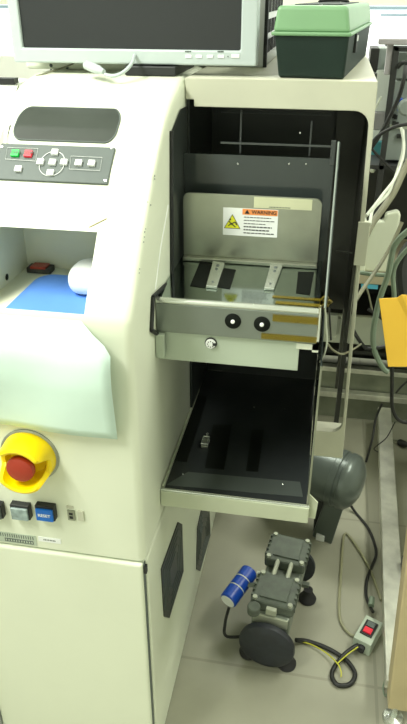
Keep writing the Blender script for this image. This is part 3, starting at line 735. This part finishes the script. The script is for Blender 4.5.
# ------------------------------------------------------------------ background bench
bn = thing('work_bench', 'long laboratory bench with beige top behind the enclosure', 'bench', (.6,1.5,0))
obj('bench_top', MB().box(-.2, 1.9, 1.25, 2.0, .668, .700), 'bench_beige', bn, bevel=.003)
obj('front_panel', MB().box(-.2, 1.9, 1.36, 1.38, .39, .50), 'bench_grey', bn, bevel=.003)
obj('rear_board', MB().box(-.2, 1.9, 1.96, 1.98, .02, .667), 'bench_dark', bn)
obj('lower_rail', MB().box(-.2, 1.9, 1.44, 1.47, .225, .245).box(-.2, 1.9, 1.44, 1.47, .11, .135), 'rail_metal', bn, bevel=.002)
obj('lower_panel', MB().box(-.2, 1.9, 1.475, 1.49, .0, .24), 'bench_metal', bn)
obj('shelf', MB().box(-.2, 1.9, 1.40, 1.95, .33, .345), 'bench_dark', bn)
for x in (.10, 1.1, 1.86): obj('leg', MB().box(x-.025, x+.025, 1.42, 1.437, 0, .667), 'bench_metal', bn)
fl = ay(365,285,1.5); tag(obj('blue_tray', MB().box(fl.x, fl.x+.075, 1.385, 1.46, .5, .506) if 0 else MB().box(.405,.458,1.252,1.30,.652,.6675), 'sky_blue'), 'thin blue strip under the front edge of the beige bench top', 'strip')

# cream plastic case on the bench (the back of a machine)
cq = [(364,270),(366,223),(384,221),(386,214),(398,211),(401,215),(397,238),(391,272)]
cc = thing('cream_cover', 'cream plastic cover with angled top standing on the bench behind cables', 'cover', ay(378,271,1.3))
q = [ay(x, y, 1.28+.0*(272-y)) for x, y in cq]; zmin = .7005
q = [Vector((v.x, v.y, max(v.z, zmin))) for v in q]; q[0].z = zmin; q[-1].z = zmin
obj('shell', MB().prism(q, (0,.03,0)), 'cream', cc, bevel=.006)
tag(obj('white_bin', MB().taper([ay(357,272,1.27)*1, ay(365,272,1.27), ay(365,272,1.27)+Vector((0,.1,0)), ay(357,272,1.27)+Vector((0,.1,0))], [ay(358,222,1.27), ay(367.5,224,1.27), ay(367.5,224,1.27)+Vector((0,.1,0)), ay(358,222,1.27)+Vector((0,.1,0))]), 'cream', bevel=.004), 'narrow white box on the bench directly behind the enclosure post', 'box')

# instrument rack at right
rk = thing('instrument_rack', 'black-framed instrument rack holding grey electronics at the right', 'rack', (.62,1.52,.7005))
YR = 1.30
def rp(px, py, y=YR): return ay(px, py, y)
xl = rp(387.5,100).x; ztop = rp(390,47).z
split_obj('frame', MB().box(xl, xl+.016, YR, YR+.02, .701, ztop).box(xl, 1.0, YR, YR+.02, ztop-.012, ztop).box(.985, 1.0, YR, YR+.02, .701, ztop).box(xl, xl+.016, YR+.4, YR+.42, .701, ztop).box(.985, 1.0, YR+.4, YR+.42, .701, ztop), 'rack_frame', rk, bevel=.002)
obj('grey_post', MB().box(xl-.018, xl-.001, YR+.005, YR+.03, rp(388,75).z, ztop+.01), 'lavender', rk, bevel=.002)
obj('top_bar', MB().box(xl-.045, .98, YR-.01, YR+.02, ztop+.006, ztop+.022), 'lavender', rk, bevel=.003)
obj('top_unit', MB().box(xl+.018, .98, YR+.03, YR+.40, rp(395,80).z, ztop-.014), 'rack_grey', rk, bevel=.003)
mu = obj('middle_unit', MB().box(xl+.018, .98, YR+.035, YR+.40, rp(395,163).z, rp(395,82).z), 'rack_grey', rk, bevel=.003)
kn = MB()
for px, py in ((394,116),(394,123),(399,136),(403,136),(396,117),(397,124)): p = rp(px, py, YR+.035); kn.box(p.x-.006, p.x+.004, YR+.028, YR+.036, p.z-.006, p.z+.006)
split_obj('port_socket', kn, 'black', mu)
obj('unit_strip', MB().box(xl+.02, .97, YR+.030, YR+.034, rp(395,134).z+.010, rp(395,131).z+.012), 'bench_grey', mu)
obj('handle', MB().tube([rp(398,67,YR-.0), rp(402,63,YR-.02), rp(407,63,YR-.02), rp(412,66,YR-.02)], .006, 8), 'black', rk, smooth=True)
obj('shelf_board', MB().box(xl-.03, 1.0, YR, YR+.42, rp(395,168).z-.006, rp(395,166).z), 'rack_frame', rk)
p = rp(406,107,YR-.01); tag(obj('round_gauge', MB().lathe([(.024,0),(.024,.012),(.018,.018)], p, (0,-1,0), 24), 'teal' if 0 else 'rack_grey', smooth=True), 'round pale gauge on the front of the grey rack unit', 'gauge')
p = rp(401,106,YR-.005); tag(obj('blue_connector', MB().box(p.x-.006, p.x+.005, YR+.005, YR+.032, p.z-.018, p.z+.018), 'blue_can', bevel=.002), 'dark blue connector plugged into the grey rack unit', 'connector')

# shelf things between enclosure and rack
YS = 1.45
def pb(name, x0, y0_, x1, y1_, Y, dep, m, label, cat, bevel=.003):
    a = ay(x0, y0_, Y); b = ay(x1, y1_, Y)
    return tag(obj(name, MB().box(min(a.x,b.x), max(a.x,b.x), Y, Y+dep, min(a.z,b.z), max(a.z,b.z)), m, bevel=bevel), label, cat)
sf = thing('wall_shelf', 'dark shelf crowded with cables between the enclosure and the rack', 'shelf', (.42,1.6,.93))
zsh = ay(380,165,YS).z
obj('shelf_board', MB().box(.1, xl-.03, YS-.02, YS+.40, zsh-.02, zsh), 'bench_metal', sf)
for x in (.12, xl-.05): obj('bracket', MB().box(x-.01, x+.01, YS+.30, YS+.33, .7005, zsh-.02), 'rack_frame', sf)
o = pb('blue_container', 373, 141, 385, 164.5, YS, .10, 'teal', 'teal blue plastic tub on the shelf left of the rack', 'tub')
zz = ay(380,130,YS)
o = pb('paper_box', 368, 130, 383, 141, YS+.01, .12, 'white', 'white flat box stacked on the teal tub', 'box')
o = pb('grey_box', 370, 112, 383, 130, YS+.012, .12, 'lavender', 'grey box standing on the white flat box', 'box')
o = pb('dark_box', 366, 141, 372.5, 165, YS+.02, .10, 'interior', 'dark narrow box beside the teal tub', 'box')
o = pb('white_carton', 376, 70, 387, 112, YS+.02, .12, 'white', 'white carton on top of the grey box', 'carton')
o = pb('small_instrument', 377.5, 48, 386, 70, YS+.03, .12, 'rack_grey', 'pale grey instrument with a dark square socket on the white carton', 'instrument')
p = ay(382,59,YS+.028); obj('socket', MB().box(p.x-.008, p.x+.008, YS+.027, YS+.031, p.z-.008, p.z+.008), 'black', o)  if 0 else None
o = pb('black_speaker', 371, 48, 375.8, 84, YS+.02, .12, 'cable_black', 'tall black box close behind the toolbox corner', 'box')
dk = MB()
p0 = ay(352,175,1.62)
tag(obj('bench_shade_sheet', MB().box(.05, 1.0, 1.64, 1.66, .7005, ay(380,168,1.64).z), 'bench_dark'), 'dark sheet standing in for shade at the back of the bench under the shelf', 'shade sheet')  # sheet added to give the shadow among the equipment as dark colour
kn = 0
for px in (372.5, 381): p = ay(px, 175, 1.40); tag(obj('control_knob', MB().lathe([(.008,0),(.009,.006),(.005,.016)], Vector((p.x, YS-.02, zsh-.012)), (0,-1,0), 12), 'cable_white', smooth=True), ('left' if px < 375 else 'right')+' pale knob under the shelf above the cream cover', 'knob', )

# cables at right: (name, label, material, radius, [(px,py,Y)...])
def cable(name, label, m, r, P, cat='cable'): return tag(obj(name, MB().tube([ay(*p) for p in P], r, 8), m, smooth=True), label, cat)
cable('white_cable', 'upper white cable running from the rack down to the enclosure post', 'cable_white', .0042, [(401,128,1.28),(404,145,1.2),(401,165,1.15),(394,180,1.1),(384,193,1.0),(375,205,.9),(366,216,.75)])
cable('white_cable', 'lower white cable beside the upper one crossing behind it', 'cable_white', .0042, [(403,130,1.25),(403,150,1.2),(397,172,1.15),(392,186,1.1),(386,196,1.0),(374,208,.95),(371,216,.9),(370,224,.85)])
cable('grey_hose', 'thick grey hose slanting down behind the enclosure post', 'cable_grey', .0095, [(409,160,1.15),(402,175,1.12),(394,192,1.08),(384,207,1.04),(372,224,1.0),(364,240,.95)])
for P in ([(397,178,1.1),(400,181,1.1)],[(388,193,1.04),(394,192,1.04)]): pass
cable('grey_hose', 'long grey hose crossing the cream cover diagonally', 'cable_grey', .0055, [(402,222,1.1),(394,240,1.08),(384,258,1.05),(373,275,1.0),(363,289,.95),(356,300,.9)])
cable('green_hose', 'fat green-grey hose arching over the orange folder', 'cable_green', .0085, [(412,228,1.0),(401,237,1.0),(394,247,1.0),(391,260,1.0),(388,275,1.0),(381,295,1.0),(376,315,1.0),(373,335,1.0),(375,352,1.0),(383,368,1.0),(388,372,1.0)])
cable('green_hose', 'second green-grey hose below the fat one at the right edge', 'cable_green', .007, [(412,245,1.02),(403,254,1.02),(396,264,1.02),(393,275,1.02),(394,292,1.02),(395,310,1.02)])
cable('bench_hose', 'grey horizontal hose lying along the bench front', 'cable_green', .007, [(357,272,1.1),(370,274,1.1),(388,275,1.1),(410,274,1.1)])
cable('dark_loom', 'thick dark cable bundle at the right edge above the folder', 'rack_frame', .020, [(412,245,1.1),(405,255,1.1),(402,268,1.1),(403,285,1.1),(405,300,1.1)])
cable('rack_cable', 'black cable hanging from the rack handle', 'cable_black', .006, [(406,66,1.26),(404,78,1.24),(400,94,1.24),(394,108,1.24),(386,124,1.24),(378,138,1.24),(370,150,1.24)])
cable('rack_cable', 'black cable arching from the shelf to the right across the rack', 'cable_black', .005, [(367,152,1.2),(376,138,1.2),(388,130,1.2),(398,126,1.2),(410,124,1.2)])
cable('rack_cable', 'black cable crossing the dark shelf from upper left to lower right', 'cable_black', .004, [(371,148,1.25),(378,156,1.25),(386,164,1.25),(394,172,1.25),(400,180,1.25)])
cable('thin_white_wire', 'thin white wire running up behind the toolbox corner', 'cable_white', .003, [(375,109,1.3),(379,101,1.3),(381,97,1.3)])
cable('bench_wire', 'grey wire hanging under the bench top toward the folder', 'cable_grey', .003, [(366,286,1.2),(369,296,1.2),(372,310,1.2)])
cable('black_lead', 'black lead sloping beneath the bench to the folder', 'cable_black', .006, [(368,309,1.2),(376,314,1.2),(384,320,1.2)])
cable('black_lead', 'black lead near the enclosure post low beneath the bench', 'cable_black', .006, [(353,330,1.0),(359,340,1.0),(366,348,1.0),(376,348,1.0),(388,346,1.0)])
cable('hanging_lead', 'black lead looping down below the orange folder', 'cable_black', .0055, [(392,362,.9),(392,385,.9),(392,405,.9),(396,417,.9),(403,422,.9),(412,422,.9)])
cable('hanging_lead', 'thin black lead running behind the loop below the folder', 'cable_black', .003, [(412,378,1.0),(402,386,1.0),(396,393,1.0)])
cable('floor_lead', 'thin black lead dropping from the bench to the floor behind the motor', 'cable_black', .0042, [(382,404,1.2),(376,418,1.2),(372,440,1.15),(366,462,1.12)])
cable('floor_lead', 'thin curly dark lead around the cart rail', 'cable_black', .0018, [(395,422,1.0),(387,437,1.0),(378,445,1.0),(374,449,1.0),(378,452,1.0)])
cable('tray_wire', 'pale wire hanging from the right end of the upper tray', 'cable_white', .0016, [(325,308,.2),(326,325,.2),(327,340,.2),(325,352,.2),(320,362,.22)])
cable('tray_wire', 'pale wire curving from the tray toward the enclosure post', 'cable_grey', .0022, [(327,343,.3),(333,350,.35),(342,354,.38),(352,350,.5),(361,344,.6)])
cable('tray_wire', 'dark wire hanging beside the pale one at the tray end', 'cable_black', .0018, [(329,308,.25),(330,322,.25),(331,340,.25)])
cable('support_wire', 'thin rod crossing inside the enclosure near the post', 'steel', .0015, [(336,251,.6),(345,252,.55),(357,254,.45)], 'rod')
cn = thing('relay_connector', 'light grey connector block hanging beside the upper tray', 'connector', ay(334,336,.45))
a = ay(329,313,.45); b = ay(338,336,.45)
obj('body', MB().box(a.x, b.x-.004, .44, .455, b.z, a.z), 'cable_white', cn, bevel=.002); obj('tab', MB().box(b.x-.005, b.x+.002, .44, .452, b.z+.008, a.z-.006), 'bench_grey', cn, bevel=.001)
pg = thing('mains_plug', 'black mains plug lying on the floor at the right edge', 'plug', az(400,444,0))
a = az(398,442,.012); b = az(409,447,.012)
obj('body', MB().lathe([(.008,0),(.013,.006),(.014,.025),(.008,.04)], Vector((a.x, a.y, .0145)), b-a, 14), 'cable_black', pg, smooth=True)
for s_ in (-.006,.006): obj('pin', MB().box(a.x-.022, a.x+.002, a.y+s_-.0015, a.y+s_+.0015, .012, .016), 'steel', pg)

# ------------------------------------------------------------------ lights
def area(name, loc, rot, sx_, sy_, e, col=(1,1,.92)):
    l = bpy.data.lights.new(name, 'AREA'); l.shape = 'RECTANGLE'; l.size = sx_; l.size_y = sy_; l.energy = e; l.color = col
    o = bpy.data.objects.new(name, l); COL.objects.link(o); o.location = loc; o.rotation_euler = rot
area('ceiling_lamp_front', (-.9,-.7,2.7), (0,0,0), .5, 1.4, 86, (.99,1,.91))
area('ceiling_lamp_back', (-.3,1.7,2.7), (0,0,0), 1.4, .5, 42, (.99,1,.90))
area('ceiling_lamp_right', (1.5,.6,2.7), (0,0,0), .3, 1.2, 42, (.99,1,.88))
w = bpy.data.worlds.new('world'); bpy.context.scene.world = w; w.use_nodes = True
w.node_tree.nodes['Background'].inputs[0].default_value = (.8,.9,.8,1); w.node_tree.nodes['Background'].inputs[1].default_value = .3
sc_ = bpy.context.scene; sc_.view_settings.view_transform = 'Standard'; sc_.view_settings.look = 'None'; sc_.view_settings.exposure = 0

import re
_g = {}
for o in bpy.data.objects:
    if o.parent is None and 'label' in o: _g.setdefault(re.sub(r'\.\d+$', '', o.name), []).append(o)
for k, v in _g.items():
    if len(v) > 1:
        for o in v: o['group'] = k.replace('_', ' ')+'s around the bench and trays'
